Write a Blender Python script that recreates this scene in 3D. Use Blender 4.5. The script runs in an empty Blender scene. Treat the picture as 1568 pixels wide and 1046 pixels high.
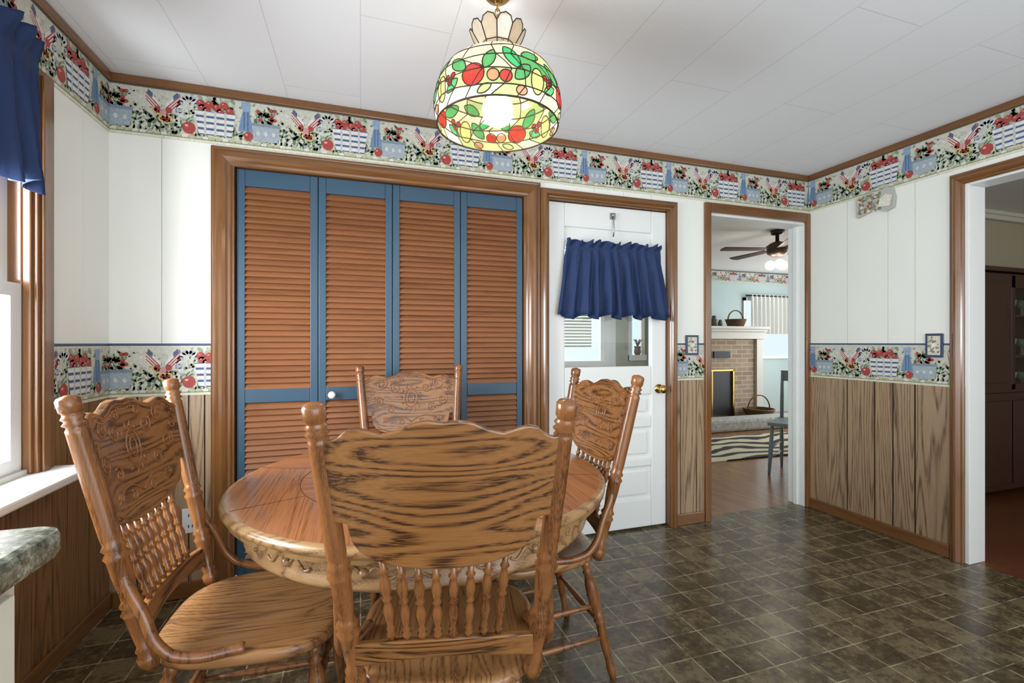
import bpy, bmesh, math, random
from mathutils import Vector, Matrix
R=random.Random(7)
sin,cos,pi=math.sin,math.cos,math.pi
scene=bpy.context.scene

# ------------------------------------------------------------------ materials
def new_mat(name):
    m=bpy.data.materials.new(name); m.use_nodes=True
    nt=m.node_tree; b=nt.nodes['Principled BSDF']
    return m,nt,b
def plain(name,col,rough=.5,metal=0,noise=0,nscale=20,bump=0,coat=0):
    m,nt,b=new_mat(name)
    b.inputs['Roughness'].default_value=rough; b.inputs['Metallic'].default_value=metal
    b.inputs['Coat Weight'].default_value=coat
    tc=nt.nodes.new('ShaderNodeTexCoord'); n=nt.nodes.new('ShaderNodeTexNoise')
    n.inputs['Scale'].default_value=nscale; n.inputs['Detail'].default_value=4
    nt.links.new(tc.outputs['Object'],n.inputs['Vector'])
    mx=nt.nodes.new('ShaderNodeMix'); mx.data_type='RGBA'
    k=noise
    mx.inputs[6].default_value=(*[c*(1-k) for c in col],1); mx.inputs[7].default_value=(*[min(1,c*(1+k)) for c in col],1)
    nt.links.new(n.outputs['Fac'],mx.inputs[0]); nt.links.new(mx.outputs[2],b.inputs['Base Color'])
    if bump:
        bp=nt.nodes.new('ShaderNodeBump'); bp.inputs['Strength'].default_value=bump; bp.inputs['Distance'].default_value=.002
        nt.links.new(n.outputs['Fac'],bp.inputs['Height']); nt.links.new(bp.outputs[0],b.inputs['Normal'])
    return m
def wood(name,dark,light,axis='Z',sc=1.0,rings=9,rough=.3,ringw=.6,attr=False,coat=.2,lng=.8,crs=5.0,pwr=2.5,fine=.35,det=2.0,pore=330,blot=.4):
    m,nt,b=new_mat(name); N=nt.nodes.new; L=nt.links.new
    def math_(op,x,y=None,z=None):
        n=N('ShaderNodeMath'); n.operation=op
        for i,v in enumerate((x,y,z)):
            if v is None: continue
            if isinstance(v,(int,float)): n.inputs[i].default_value=v
            else: L(v,n.inputs[i])
        return n.outputs[0]
    tc=N('ShaderNodeTexCoord'); mp=N('ShaderNodeMapping')
    s=[crs*sc]*3; s['XYZ'.index(axis)]=lng*sc; mp.inputs['Scale'].default_value=s
    L(tc.outputs['Object'],mp.inputs['Vector']); vec=mp.outputs[0]
    if attr:
        at=N('ShaderNodeVertexColor'); at.layer_name='Col'
        vm=N('ShaderNodeVectorMath'); vm.operation='MULTIPLY_ADD'; vm.inputs[1].default_value=(37,53,71)
        L(at.outputs[0],vm.inputs[0]); L(vec,vm.inputs[2]); vec=vm.outputs[0]
    n1=N('ShaderNodeTexNoise'); n1.inputs['Scale'].default_value=1; n1.inputs['Detail'].default_value=det; n1.inputs['Roughness'].default_value=.32
    L(vec,n1.inputs['Vector'])
    sn=math_('SINE',math_('MULTIPLY',n1.outputs['Fac'],rings*6.283))
    ring=math_('POWER',math_('MULTIPLY_ADD',sn,.5,.5),pwr)
    mp2=N('ShaderNodeMapping'); s2=[pore]*3; s2['XYZ'.index(axis)]=9; mp2.inputs['Scale'].default_value=s2
    L(tc.outputs['Object'],mp2.inputs['Vector'])
    n2=N('ShaderNodeTexNoise'); n2.inputs['Scale'].default_value=1; n2.inputs['Detail'].default_value=2; L(mp2.outputs[0],n2.inputs['Vector'])
    pr=N('ShaderNodeMapRange'); pr.inputs['From Min'].default_value=.38; pr.inputs['From Max'].default_value=.66; L(n2.outputs['Fac'],pr.inputs['Value'])
    n3=N('ShaderNodeTexNoise'); n3.inputs['Scale'].default_value=.7; n3.inputs['Detail'].default_value=2; L(vec,n3.inputs['Vector'])
    rg=math_('MULTIPLY',math_('MULTIPLY',ring,ringw),math_('MULTIPLY_ADD',pr.outputs[0],.65,.35))
    v=math_('MULTIPLY_ADD',pr.outputs[0],fine*.5,rg)
    v=math_('MULTIPLY_ADD',math_('SUBTRACT',n3.outputs['Fac'],.35),blot,v)
    cr=N('ShaderNodeValToRGB'); e=cr.color_ramp.elements
    e[0].position=.05; e[0].color=(*light,1); e[1].position=.85; e[1].color=(*dark,1)
    L(v,cr.inputs[0]); L(cr.outputs[0],b.inputs['Base Color'])
    b.inputs['Roughness'].default_value=rough; b.inputs['Coat Weight'].default_value=coat; b.inputs['Coat Roughness'].default_value=.15
    bp=N('ShaderNodeBump'); bp.inputs['Strength'].default_value=.12; bp.inputs['Distance'].default_value=.001
    L(n2.outputs['Fac'],bp.inputs['Height']); L(bp.outputs[0],b.inputs['Normal'])
    return m
def attr_mat(name,rough=.7):
    m,nt,b=new_mat(name)
    at=nt.nodes.new('ShaderNodeVertexColor'); at.layer_name='Col'
    tc=nt.nodes.new('ShaderNodeTexCoord'); n=nt.nodes.new('ShaderNodeTexNoise'); n.inputs['Scale'].default_value=90; n.inputs['Detail'].default_value=3
    nt.links.new(tc.outputs['Object'],n.inputs['Vector'])
    mr=nt.nodes.new('ShaderNodeMapRange'); mr.inputs['To Min'].default_value=.65; mr.inputs['To Max'].default_value=1.25
    nt.links.new(n.outputs['Fac'],mr.inputs['Value'])
    vm=nt.nodes.new('ShaderNodeVectorMath'); vm.operation='SCALE'
    nt.links.new(at.outputs[0],vm.inputs[0]); nt.links.new(mr.outputs[0],vm.inputs['Scale'])
    nt.links.new(vm.outputs[0],b.inputs['Base Color']); b.inputs['Roughness'].default_value=rough
    return m
def emit(name,col,s):
    m=bpy.data.materials.new(name); m.use_nodes=True; nt=m.node_tree
    nt.nodes.clear(); o=nt.nodes.new('ShaderNodeOutputMaterial'); e=nt.nodes.new('ShaderNodeEmission')
    e.inputs[0].default_value=(*col,1); e.inputs[1].default_value=s; nt.links.new(e.outputs[0],o.inputs[0]); return m
def pane_mat(name):
    m=bpy.data.materials.new(name); m.use_nodes=True; nt=m.node_tree; nt.nodes.clear()
    o=nt.nodes.new('ShaderNodeOutputMaterial'); t=nt.nodes.new('ShaderNodeBsdfTransparent'); g=nt.nodes.new('ShaderNodeBsdfGlossy'); g.inputs['Roughness'].default_value=.02
    mx=nt.nodes.new('ShaderNodeMixShader'); mx.inputs[0].default_value=.06
    nt.links.new(t.outputs[0],mx.inputs[1]); nt.links.new(g.outputs[0],mx.inputs[2]); nt.links.new(mx.outputs[0],o.inputs[0]); return m

oak_x=wood('oak_grain_x',(.045,.016,.005),(.275,.120,.036),'X',rings=20,ringw=.9,lng=1.1,crs=8,rough=.28,pwr=2.2,det=2.5,blot=.25)
oak_y=wood('oak_grain_y',(.09,.034,.011),(.36,.178,.066),'Y',rings=20,ringw=.6,lng=.7,crs=9,rough=.28)
oak_z=wood('oak_grain_z',(.055,.019,.006),(.25,.098,.030),'Z',sc=1.5,rings=10,ringw=.55,rough=.25)
top_x=wood('tabletop_oak_x',(.14,.045,.016),(.38,.155,.064),'X',rings=20,ringw=.5,rough=.17,lng=.35,crs=10)
top_y=wood('tabletop_oak_y',(.14,.045,.016),(.38,.155,.064),'Y',rings=20,ringw=.5,rough=.17,lng=.35,crs=10)
oak_pale=wood('oak_apron',(.11,.047,.016),(.38,.22,.095),'X',rings=14,ringw=.7)
press=wood('oak_pressed_carving',(.08,.027,.009),(.28,.11,.037),'X',sc=2,rings=8,ringw=.4,rough=.22)
TD,TLt=(.062,.023,.007),(.195,.083,.025)
trim_w=wood('trim_stained_wood',TD,TLt,'Z',rings=9,ringw=.25,rough=.2,coat=.35)
trim_h=wood('trim_stained_wood_h',TD,TLt,'X',rings=9,ringw=.25,rough=.2,coat=.35)
trim_yy=wood('trim_stained_wood_y',TD,TLt,'Y',rings=9,ringw=.25,rough=.2,coat=.35)
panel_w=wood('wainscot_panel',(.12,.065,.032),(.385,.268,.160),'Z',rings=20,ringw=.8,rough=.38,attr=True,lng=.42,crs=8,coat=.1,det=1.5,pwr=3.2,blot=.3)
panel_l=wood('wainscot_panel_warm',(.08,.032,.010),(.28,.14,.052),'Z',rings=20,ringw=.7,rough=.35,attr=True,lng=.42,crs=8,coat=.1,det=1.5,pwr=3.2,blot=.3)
louver_m=wood('louver_red_wood',(.115,.038,.014),(.27,.108,.044),'X',rings=4,ringw=.3,rough=.28,attr=True)
blue_paint=plain('slate_blue_paint',(.028,.072,.118),.4,noise=.08)
white_paint=plain('white_paint',(.78,.80,.78),.4,noise=.02,nscale=5)
wall_paint=plain('wall_white_paint',(.80,.81,.755),.5,noise=.03,nscale=3)
groove=plain('groove_dark',(.035,.02,.012),.8)
groove_w=plain('groove_light',(.58,.58,.53),.8)
brass=plain('brass',(.55,.36,.12),.25,1)
darkm=plain('dark_metal',(.03,.03,.03),.4,.6)
steel=plain('steel',(.4,.4,.4),.35,1)
blue_cloth=plain('blue_cotton',(.009,.028,.10),.75,noise=.2,nscale=60,bump=.1)
paper=attr_mat('wallpaper_print',.6)
pane=pane_mat('window_glass')
lead=plain('lead_came',(.05,.04,.025),.5,.5)

# ------------------------------------------------------------------ mesh builder
class MB:
    def __init__(s): s.v=[];s.f=[];s.m=[];s.sm=[];s.c=[]
    def add(s,vs,fs,mat=0,smooth=False,col=(1,1,1)):
        o=len(s.v); s.v+= [tuple(v) for v in vs]
        for f in fs:
            s.f.append([i+o for i in f]); s.m.append(mat); s.sm.append(smooth); s.c.append(col)
    def box(s,x0,x1,y0,y1,z0,z1,mat=0,col=(1,1,1),T=None):
        vs=[(x,y,z) for x in (x0,x1) for y in (y0,y1) for z in (z0,z1)]
        if T: vs=[T(*v) for v in vs]
        s.add(vs,[(0,1,3,2),(4,6,7,5),(0,4,5,1),(2,3,7,6),(0,2,6,4),(1,5,7,3)],mat,False,col)
    def frame_axes(s,d):
        d=d.normalized(); a=Vector((0,0,1)) if abs(d.z)<.9 else Vector((1,0,0))
        u=d.cross(a).normalized(); w=d.cross(u).normalized(); return u,w
    def lathe(s,p0,p1,prof,mat=0,seg=12,col=(1,1,1),flute=None):
        p0=Vector(p0);p1=Vector(p1); d=p1-p0; u,w=s.frame_axes(d); vs=[];fs=[]
        for t,r in prof:
            c=p0+d*t
            for k in range(seg):
                a=2*pi*k/seg; rr=r
                if flute and flute[0]<=t<=flute[1] and k%2: rr=r*.88
                vs.append(c+u*cos(a)*rr+w*sin(a)*rr)
        n=len(prof)
        for i in range(n-1):
            for k in range(seg):
                k2=(k+1)%seg; fs.append((i*seg+k,i*seg+k2,(i+1)*seg+k2,(i+1)*seg+k))
        fs.append(tuple(range(seg))[::-1]); fs.append(tuple((n-1)*seg+k for k in range(seg)))
        s.add(vs,fs,mat,True,col)
    def tube(s,pts,rad,mat=0,seg=8,col=(1,1,1),closed=False,flat=1.0):
        pts=[Vector(p) for p in pts]; n=len(pts); vs=[];fs=[]; pu=None
        for i,p in enumerate(pts):
            if closed: d=pts[(i+1)%n]-pts[i-1]
            else: d=pts[min(i+1,n-1)]-pts[max(i-1,0)]
            d.normalize()
            if pu is None: u,w=s.frame_axes(d)
            else:
                u=(pu-d*pu.dot(d)).normalized(); w=d.cross(u)
            pu=u
            r=rad[i] if isinstance(rad,(list,tuple)) else rad
            for k in range(seg):
                a=2*pi*k/seg; vs.append(p+u*cos(a)*r+w*sin(a)*r*flat)
        for i in range(n if closed else n-1):
            j=(i+1)%n
            for k in range(seg):
                k2=(k+1)%seg; fs.append((i*seg+k,i*seg+k2,j*seg+k2,j*seg+k))
        if not closed:
            fs.append(tuple(range(seg))[::-1]); fs.append(tuple((n-1)*seg+k for k in range(seg)))
        s.add(vs,fs,mat,True,col)
    def ball(s,c,r,mat=0,col=(1,1,1),seg=14,sz=1.0):
        prof=[((1-cos(pi*i/10))/2,max(.0004,r*sin(pi*i/10))) for i in range(11)]
        s.lathe((c[0],c[1],c[2]-r*sz),(c[0],c[1],c[2]+r*sz),prof,mat,seg,col)
    def revolve(s,c,prof,mat=0,seg=64,smooth=True,matf=None,col=(1,1,1)):
        vs=[];n=len(prof)
        for r,z in prof:
            for k in range(seg):
                a=2*pi*k/seg; vs.append((c[0]+r*cos(a),c[1]+r*sin(a),c[2]+z))
        o=len(s.v); s.v+=vs
        for i in range(n-1):
            for k in range(seg):
                k2=(k+1)%seg
                s.f.append([o+i*seg+k,o+i*seg+k2,o+(i+1)*seg+k2,o+(i+1)*seg+k])
                s.m.append(matf(i,k) if matf else mat); s.sm.append(smooth); s.c.append(col)
    def extrude_poly(s,pts,h0,h1,T,mat=0,col=(1,1,1)):
        n=len(pts); vs=[T(a,b,h0) for a,b in pts]+[T(a,b,h1) for a,b in pts]
        fs=[tuple(range(n)),tuple(range(n,2*n))[::-1]]+[(i,(i+1)%n,n+(i+1)%n,n+i) for i in range(n)]
        s.add(vs,fs,mat,False,col)
    def obj(s,name,mats,parent=None,bevel=None,recalc=True):
        me=bpy.data.meshes.new(name); me.from_pydata(s.v,[],s.f)
        for m in mats: me.materials.append(m)
        me.polygons.foreach_set('material_index',s.m); me.polygons.foreach_set('use_smooth',s.sm)
        ca=me.color_attributes.new('Col','FLOAT_COLOR','CORNER')
        buf=[]
        for p,c in zip(me.polygons,s.c): buf+= [c[0],c[1],c[2],1.0]*p.loop_total
        ca.data.foreach_set('color',buf)
        if recalc:
            bm=bmesh.new(); bm.from_mesh(me); bmesh.ops.recalc_face_normals(bm,faces=bm.faces); bm.to_mesh(me); bm.free()
        me.update()
        o=bpy.data.objects.new(name,me); scene.collection.objects.link(o)
        if parent: o.parent=parent
        if bevel:
            b=o.modifiers.new('bevel','BEVEL'); b.width=bevel; b.segments=2; b.limit_method='ANGLE'; b.angle_limit=.7
        return o
def empty(name,loc=(0,0,0),rot=0):
    e=bpy.data.objects.new(name,None); e.location=loc; e.rotation_euler=(0,0,rot); e.empty_display_size=.1
    scene.collection.objects.link(e); return e

XL,XR,YB,H=-1.075,3.10,2.54,2.40
# ------------------------------------------------------------------ floor
def floor_mat():
    m,nt,b=new_mat('vinyl_tile_floor'); N=nt.nodes.new; L=nt.links.new
    tc=N('ShaderNodeTexCoord')
    br=N('ShaderNodeTexBrick'); br.offset=0; br.inputs['Scale'].default_value=1; br.inputs['Brick Width'].default_value=.132; br.inputs['Row Height'].default_value=.132
    br.inputs['Mortar Size'].default_value=.0026; br.inputs['Mortar Smooth'].default_value=.15; br.inputs['Bias'].default_value=0
    br.inputs['Color1'].default_value=(0,0,0,1); br.inputs['Color2'].default_value=(1,1,1,1); br.inputs['Mortar'].default_value=(.5,.5,.5,1)
    L(tc.outputs['Object'],br.inputs['Vector'])
    n=N('ShaderNodeTexNoise'); n.inputs['Scale'].default_value=11; n.inputs['Detail'].default_value=6; n.inputs['Roughness'].default_value=.72; L(tc.outputs['Object'],n.inputs['Vector'])
    n2=N('ShaderNodeTexNoise'); n2.inputs['Scale'].default_value=46; n2.inputs['Detail'].default_value=6; n2.inputs['Roughness'].default_value=.75; L(tc.outputs['Object'],n2.inputs['Vector'])
    ad=N('ShaderNodeMath'); ad.operation='MULTIPLY_ADD'; ad.inputs[1].default_value=.16; L(br.outputs['Color'],ad.inputs[0]); L(n.outputs['Fac'],ad.inputs[2])
    ad2=N('ShaderNodeMath'); ad2.operation='MULTIPLY_ADD'; ad2.inputs[1].default_value=.6; L(n2.outputs['Fac'],ad2.inputs[0]); L(ad.outputs[0],ad2.inputs[2])
    cr=N('ShaderNodeValToRGB'); cr.color_ramp.elements[0].position=.66; cr.color_ramp.elements[0].color=(.034,.024,.012,1)
    cr.color_ramp.elements[1].position=1.0; cr.color_ramp.elements[1].color=(.165,.128,.068,1)
    e=cr.color_ramp.elements.new(.86); e.color=(.082,.058,.029,1)
    L(ad2.outputs[0],cr.inputs[0])
    n3=N('ShaderNodeTexNoise'); n3.inputs['Scale'].default_value=14; L(tc.outputs['Object'],n3.inputs['Vector'])
    mr=N('ShaderNodeMapRange'); mr.inputs['From Min'].default_value=.42; mr.inputs['From Max'].default_value=.55; mr.inputs['To Max'].default_value=.9;mr.inputs['To Min'].default_value=.15
    L(n3.outputs['Fac'],mr.inputs['Value'])
    mu=N('ShaderNodeMath'); mu.operation='MULTIPLY'; L(mr.outputs[0],mu.inputs[0]); L(br.outputs['Fac'],mu.inputs[1])
    mx=N('ShaderNodeMix'); mx.data_type='RGBA'; L(mu.outputs[0],mx.inputs[0]); L(cr.outputs[0],mx.inputs[6]); mx.inputs[7].default_value=(.40,.34,.22,1)
    L(mx.outputs[2],b.inputs['Base Color'])
    r=N('ShaderNodeMapRange'); r.inputs['To Min'].default_value=.12; r.inputs['To Max'].default_value=.36; L(n2.outputs['Fac'],r.inputs['Value']); L(r.outputs[0],b.inputs['Roughness'])
    bp=N('ShaderNodeBump'); bp.inputs['Strength'].default_value=.25; bp.inputs['Distance'].default_value=.001; L(n2.outputs['Fac'],bp.inputs['Height']); L(bp.outputs[0],b.inputs['Normal'])
    return m
fm=floor_mat()
a=MB(); a.box(-1.25,3.165,-1.6,2.61,-.05,0); a.obj('floor',[fm])
livfloor=wood('living_wood_floor',(.10,.04,.015),(.30,.14,.06),'Y',rings=8,ringw=.3,rough=.25)
redfloor=wood('hall_red_wood_floor',(.05,.012,.005),(.16,.05,.022),'Y',rings=8,ringw=.3,rough=.25)
a=MB(); a.box(2.14,8,2.612,6.4,-.05,0); a.box(.9,2.14,2.612,3.05,-.05,0); a.obj('floor_living',[livfloor])
a=MB(); a.box(3.167,8,-1.6,2.61,-.05,0); a.obj('floor_hall',[redfloor])
def ceil_mat():
    m,nt,b=new_mat('ceiling_tile'); N=nt.nodes.new; L=nt.links.new
    tc=N('ShaderNodeTexCoord'); mp=N('ShaderNodeMapping'); mp.inputs['Rotation'].default_value=(0,0,pi/2); L(tc.outputs['Object'],mp.inputs[0])
    br=N('ShaderNodeTexBrick'); br.offset=.5; br.inputs['Scale'].default_value=1; br.inputs['Brick Width'].default_value=1.2; br.inputs['Row Height'].default_value=.34
    br.inputs['Mortar Size'].default_value=.0018; br.inputs['Mortar Smooth'].default_value=.5
    br.inputs['Color1'].default_value=(.82,.845,.875,1); br.inputs['Color2'].default_value=(.83,.855,.885,1); br.inputs['Mortar'].default_value=(.62,.62,.62,1)
    L(mp.outputs[0],br.inputs['Vector']); L(br.outputs['Color'],b.inputs['Base Color']); b.inputs['Roughness'].default_value=.75
    n=N('ShaderNodeTexNoise'); n.inputs['Scale'].default_value=70; n.inputs['Detail'].default_value=4; L(tc.outputs['Object'],n.inputs['Vector'])
    bp=N('ShaderNodeBump'); bp.inputs['Strength'].default_value=.25; bp.inputs['Distance'].default_value=.002; L(n.outputs['Fac'],bp.inputs['Height']); L(bp.outputs[0],b.inputs['Normal'])
    return m
a=MB(); a.box(-1.25,3.23,-1.6,2.67,H,H+.06); a.obj('ceiling',[ceil_mat()])
white_c=plain('ceiling_white',(.8,.8,.78),.8)
a=MB(); a.box(2.14,8,2.68,6.4,H,H+.06); a.box(.9,2.14,2.68,3.05,H,H+.06); a.box(3.24,8,-1.6,2.675,H,H+.06); a.obj('ceiling_adjacent',[white_c])

# ------------------------------------------------------------------ walls
TB=lambda s,d,z:(s,YB-d,z)
TL=lambda s,d,z:(XL+d,s,z)
TR=lambda s,d,z:(XR-d,-s,z)     # s = -Y
def planks(mb,T,s0,s1,z0,z1,cuts,mat,d1=.005,gap=.0035,d0=0):
    e=[s0]+[c for c in sorted(cuts) if s0+.01<c<s1-.01]+[s1]
    for i in range(len(e)-1):
        c=R.random(); mb.box(e[i]+(gap/2 if i else 0),e[i+1]-(gap/2 if i<len(e)-2 else 0),d0,d1,z0,z1,mat,(c,R.random(),R.random()),T)
def cyc(s0,s1,ws):
    out=[];x=s0;i=0
    while x<s1: x+=ws[i%len(ws)]; out.append(x); i+=1
    return out
WS=[.175,.105,.12,.15,.09,.165]; WU=[.203,.203,.405]
a=MB()
D=-.13
for (x0,x1,z0,z1) in [(-1.205,-.60,0,H),(-.60,.925,2.06,H),(.925,1.045,0,H),(1.045,1.905,2.05,H),(1.905,2.205,0,H),(2.205,3.08,2.07,H),(3.08,3.23,0,H)]:
    a.box(x0,x1,D,-.0005,z0,z1,0,(1,1,1),TB)
for (x0,x1,zb) in [(XL,-.60,.95),(-.60,.925,2.06),(.925,1.045,.95),(1.045,1.905,2.05),(1.905,2.205,.95),(2.205,3.08,2.07),(3.08,XR,.95)]:
    planks(a,TB,x0,x1,zb,2.36,cyc(-1.075,3.1,WU),1,.004,.002)
a.obj('wall_back',[groove_w,wall_paint])
a=MB(); 
for x0,x1 in [(XL,-.65),(1.93,2.19)]:
    a.box(x0,x1,0,.001,0,.95,1,(1,1,1),TB)
planks(a,TB,XL,-.65,0,.95,[-.965,-.855,-.765,-.70],0,.006,.006)
planks(a,TB,1.93,2.19,0,.95,[1.985,2.11],0,.006,.006)
a.obj('wall_back_wainscot',[panel_w,groove])
WY0,WY1,WZ0,WZ1=.85,2.02,.76,2.05
a=MB()
for (s0,s1,z0,z1) in [(-1.6,WY0,0,H),(WY1,2.67,0,H),(WY0,WY1,0,WZ0),(WY0,WY1,WZ1,H)]:
    a.box(s0,s1,D,-.0005,z0,z1,0,(1,1,1),TL)
planks(a,TL,-1.6,WY0,.95,2.36,cyc(-1.6,3,WU),1,.004,.002)
planks(a,TL,WY1,YB,.95,2.36,[2.33],1,.004,.002)
planks(a,TL,WY0,WY1,WZ1,2.36,[],1,.004,.002)
a.obj('wall_left',[groove_w,wall_paint])
a=MB(); a.box(-1.6,YB-.006,0,.001,0,.72,1,(1,1,1),TL); a.box(2.02,YB-.006,0,.001,.72,.95,1,(1,1,1),TL)
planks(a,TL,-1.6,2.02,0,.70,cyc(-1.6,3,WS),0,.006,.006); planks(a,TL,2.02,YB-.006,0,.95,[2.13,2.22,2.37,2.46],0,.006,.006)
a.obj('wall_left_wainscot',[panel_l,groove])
a=MB()
for (s0,s1,z0,z1) in [(-2.54,-1.617,0,H),(-1.617,-.65,2.05,H),(-.65,1.6,0,H)]:
    a.box(s0,s1,D,-.0005,z0,z1,0,(1,1,1),TR)
planks(a,TR,-2.54,-1.617,.95,2.36,[-2.252,-2.0,-1.853],1,.004,.002)
planks(a,TR,-1.617,-.65,2.05,2.36,[],1,.004,.002)
planks(a,TR,-.65,1.6,.95,2.36,cyc(-.65,1.6,WU),1,.004,.002)
a.obj('wall_right',[groove_w,wall_paint])
a=MB(); a.box(-2.534,-1.65,0,.001,0,.95,1,(1,1,1),TR); a.box(-.62,1.6,0,.001,0,.95,1,(1,1,1),TR)
planks(a,TR,-2.534,-1.65,0,.95,[-2.252,-2.078,-1.972,-1.853],0,.006,.010); planks(a,TR,-.62,1.6,0,.95,cyc(-.62,1.6,WS),0,.006,.010)
a.obj('wall_right_wainscot',[panel_w,groove])

# ------------------------------------------------------------------ wallpaper border
PER=.605
def motif():
    P=[]; r=random.Random(3)
    def poly(pts,c,l): P.append((pts,c,l))
    def ell(cx,cy,rx,ry,c,l,n=10,rot=0):
        poly([(cx+cos(t)*rx*cos(rot)-sin(t)*ry*sin(rot),cy+cos(t)*rx*sin(rot)+sin(t)*ry*cos(rot)) for t in [2*pi*i/n for i in range(n)]],c,l)
    def rect(x0,x1,y0,y1,c,l): poly([(x0,y0),(x1,y0),(x1,y1),(x0,y1)],c,l)
    def scale(i0,cx,f):
        for i in range(i0,len(P)):
            pts,c,l=P[i]; P[i]=([(cx+(x-cx)*f,y) for x,y in pts],c,l)
    G=[(.11,.19,.10),(.20,.28,.16),(.28,.34,.22),(.08,.14,.08),(.36,.40,.28),(.31,.36,.30)]
    RED=(.36,.05,.045);RD=(.22,.03,.03);WH=(.68,.68,.65);BL=(.15,.25,.40);BD=(.07,.11,.22)
    for i in range(380):
        x=r.uniform(0,PER); y=abs(r.gauss(.03,.07))
        if y>.172: continue
        ell(x,y+.008,r.uniform(.006,.014),r.uniform(.003,.006),r.choice(G) if y<.07 or r.random()<.5 else (.46,.48,.40),1,6,r.uniform(0,3))
    for i in range(40):
        ell(r.uniform(0,PER),r.uniform(.01,.16),.005,.005,r.choice([RED,(.6,.5,.2),WH,(.55,.2,.25)]),2,6)
    cx=PER/2
    i0=len(P); x=cx+.215
    for i in range(22): ell(x+r.uniform(-.045,.045),.10+r.uniform(-.02,.04),.012,.007,r.choice(G),3,6,r.uniform(0,3))
    for i in range(8): ell(x+r.uniform(-.04,.04),.11+r.uniform(-.015,.04),.009,.008,RED,4,8)
    poly([(x-.048,.018),(x+.048,.018),(x+.056,.085),(x-.056,.085)],(.34,.40,.45),5); rect(x-.058,x+.058,.078,.09,(.2,.26,.32),6)
    for k in (-.03,0,.03): ell(x+k,.05,.008,.010,(.55,.58,.56),6,6)
    scale(i0,x,1.12)
    i0=len(P); x=cx-.21
    for sx in (-1,1):
        poly([(x+sx*.012,.07),(x+sx*.06,.125),(x+sx*.052,.165),(x+sx*.006,.115)],WH,4)
        for k in range(3):
            b=.012*k; poly([(x+sx*.010,.074+b),(x+sx*.058,.128+b),(x+sx*.057,.132+b),(x+sx*.009,.080+b)],RED,5)
        poly([(x+sx*.036,.135),(x+sx*.054,.152),(x+sx*.050,.168),(x+sx*.034,.152)],BD,6)
    for i in range(26): ell(x+r.uniform(-.05,.05),.05+r.uniform(-.04,.04),.014,.006,r.choice(G),4,6,r.uniform(0,3))
    for i in range(6):
        xx=x+r.uniform(-.04,.04); yy=.055+r.uniform(-.03,.04); ell(xx,yy,.013,.013,(.62,.45,.16),6,8); ell(xx,yy,.006,.006,RD,7,6)
    for sx in (-.02,.02): ell(x+sx,.095,.012,.012,RED,7,8)
    ell(x,.085,.012,.014,(.55,.3,.28),8,8)
    scale(i0,x,1.15)
    i0=len(P); x=cx-.108
    for i in range(13):
        t=-.6+i*(pi+1.2)/12; ell(x+.034*cos(t),.11+.045*sin(t),.012,.010,(.38,.42,.48) if i%2 else (.58,.60,.60),4,8)
    ell(x,.038,.024,.024,RED,6,12); ell(x-.008,.046,.007,.005,(.75,.35,.3),7,6); ell(x+.006,.065,.010,.004,G[0],8,6,.6)
    scale(i0,x,1.15)
    i0=len(P); x=cx+.128
    poly([(x-.03,.05),(x+.028,.05),(x+.014,.13),(x-.012,.13)],BL,7); poly([(x-.012,.13),(x+.014,.13),(x+.018,.170),(x-.018,.167)],(.25,.36,.5),7)
    rect(x-.008,x-.004,.055,.13,BD,8); rect(x+.006,x+.01,.055,.13,BD,8)
    ell(x+.01,.032,.018,.019,RED,9); ell(x+.003,.038,.005,.004,(.75,.3,.25),10,6)
    scale(i0,x,1.1)
    i0=len(P)
    for i in range(34):
        ell(cx+r.uniform(-.062,.062),.125+r.uniform(-.015,.038),.013,.007,r.choice(G),8,6,r.uniform(0,3))
    for x,y in [(-.045,.122),(-.02,.138),(.005,.128),(.03,.142),(.05,.12),(-.03,.112),(.018,.112),(-.05,.14)]:
        ell(cx+x,y,.015,.015,RED,9,10); ell(cx+x-.004,y+.005,.004,.003,(.7,.25,.2),10,6)
    poly([(cx-.055,.018),(cx+.055,.018),(cx+.07,.112),(cx-.07,.112)],BD,11)
    for k in range(4):
        y=.022+k*.024; w=.057+k*.004
        poly([(cx-w,y),(cx+w,y),(cx+w+.003,y+.015),(cx-w-.003,y+.015)],WH,12)
    for x in (-.035,0,.035): rect(cx+x-.004,cx+x+.004,.018,.112,(.5,.52,.5),13)
    scale(i0,cx,1.2)
    for i in range(22): ell(PER*(i+.5)/22,.002,.016,.010,(.46,.46,.30) if i%3 else (.66,.64,.55),3,8)
    return P
MOT=motif()
def border(name,T,segs,basket,z0,z1,scale,toplines):
    mb=MB(); dz=z1-z0
    for a0,a1 in segs:
        mb.box(a0,a1,.0045,.0075,z0,z1,0,(.57,.57,.49),T)
        mb.box(a0,a1,.0075,.0078,z0,z0+.012,0,(.66,.67,.52),T)
        mb.box(a0,a1,.0078,.0082,z0+.012,z0+.016,0,(.2,.22,.15),T)
        for (f0,f1,c) in toplines: mb.box(a0,a1,.0078,.0082,z0+f0*dz,z0+f1*dz,0,c,T)
        k0=int(math.floor((a0-basket)/PER))-1; k1=int(math.ceil((a1-basket)/PER))+1
        for k in range(k0,k1+1):
            off=basket+k*PER-PER/2
            for pts,c,l in MOT:
                q=[(min(a1,max(a0,off+x)),max(z0+.016,z0+.016+y*scale)) for x,y in pts]
                if max(p[0] for p in q)-min(p[0] for p in q)<1e-4: continue
                d=.0078+.0002*l
                mb.add([T(x,d,min(z,z1-.004)) for x,z in q],[tuple(range(len(q)))],0,False,c)
    return mb.obj(name,[paper],recalc=False)
border('wallpaper_border_back',TB,[(XL+.002,XR-.002)],-.655,2.135,2.362,1.2,[(.975,1,(.12,.12,.1))])
border('wallpaper_border_left',TL,[(-1.6,YB-.012)],2.285,2.135,2.362,1.2,[(.975,1,(.12,.12,.1))])
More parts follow.
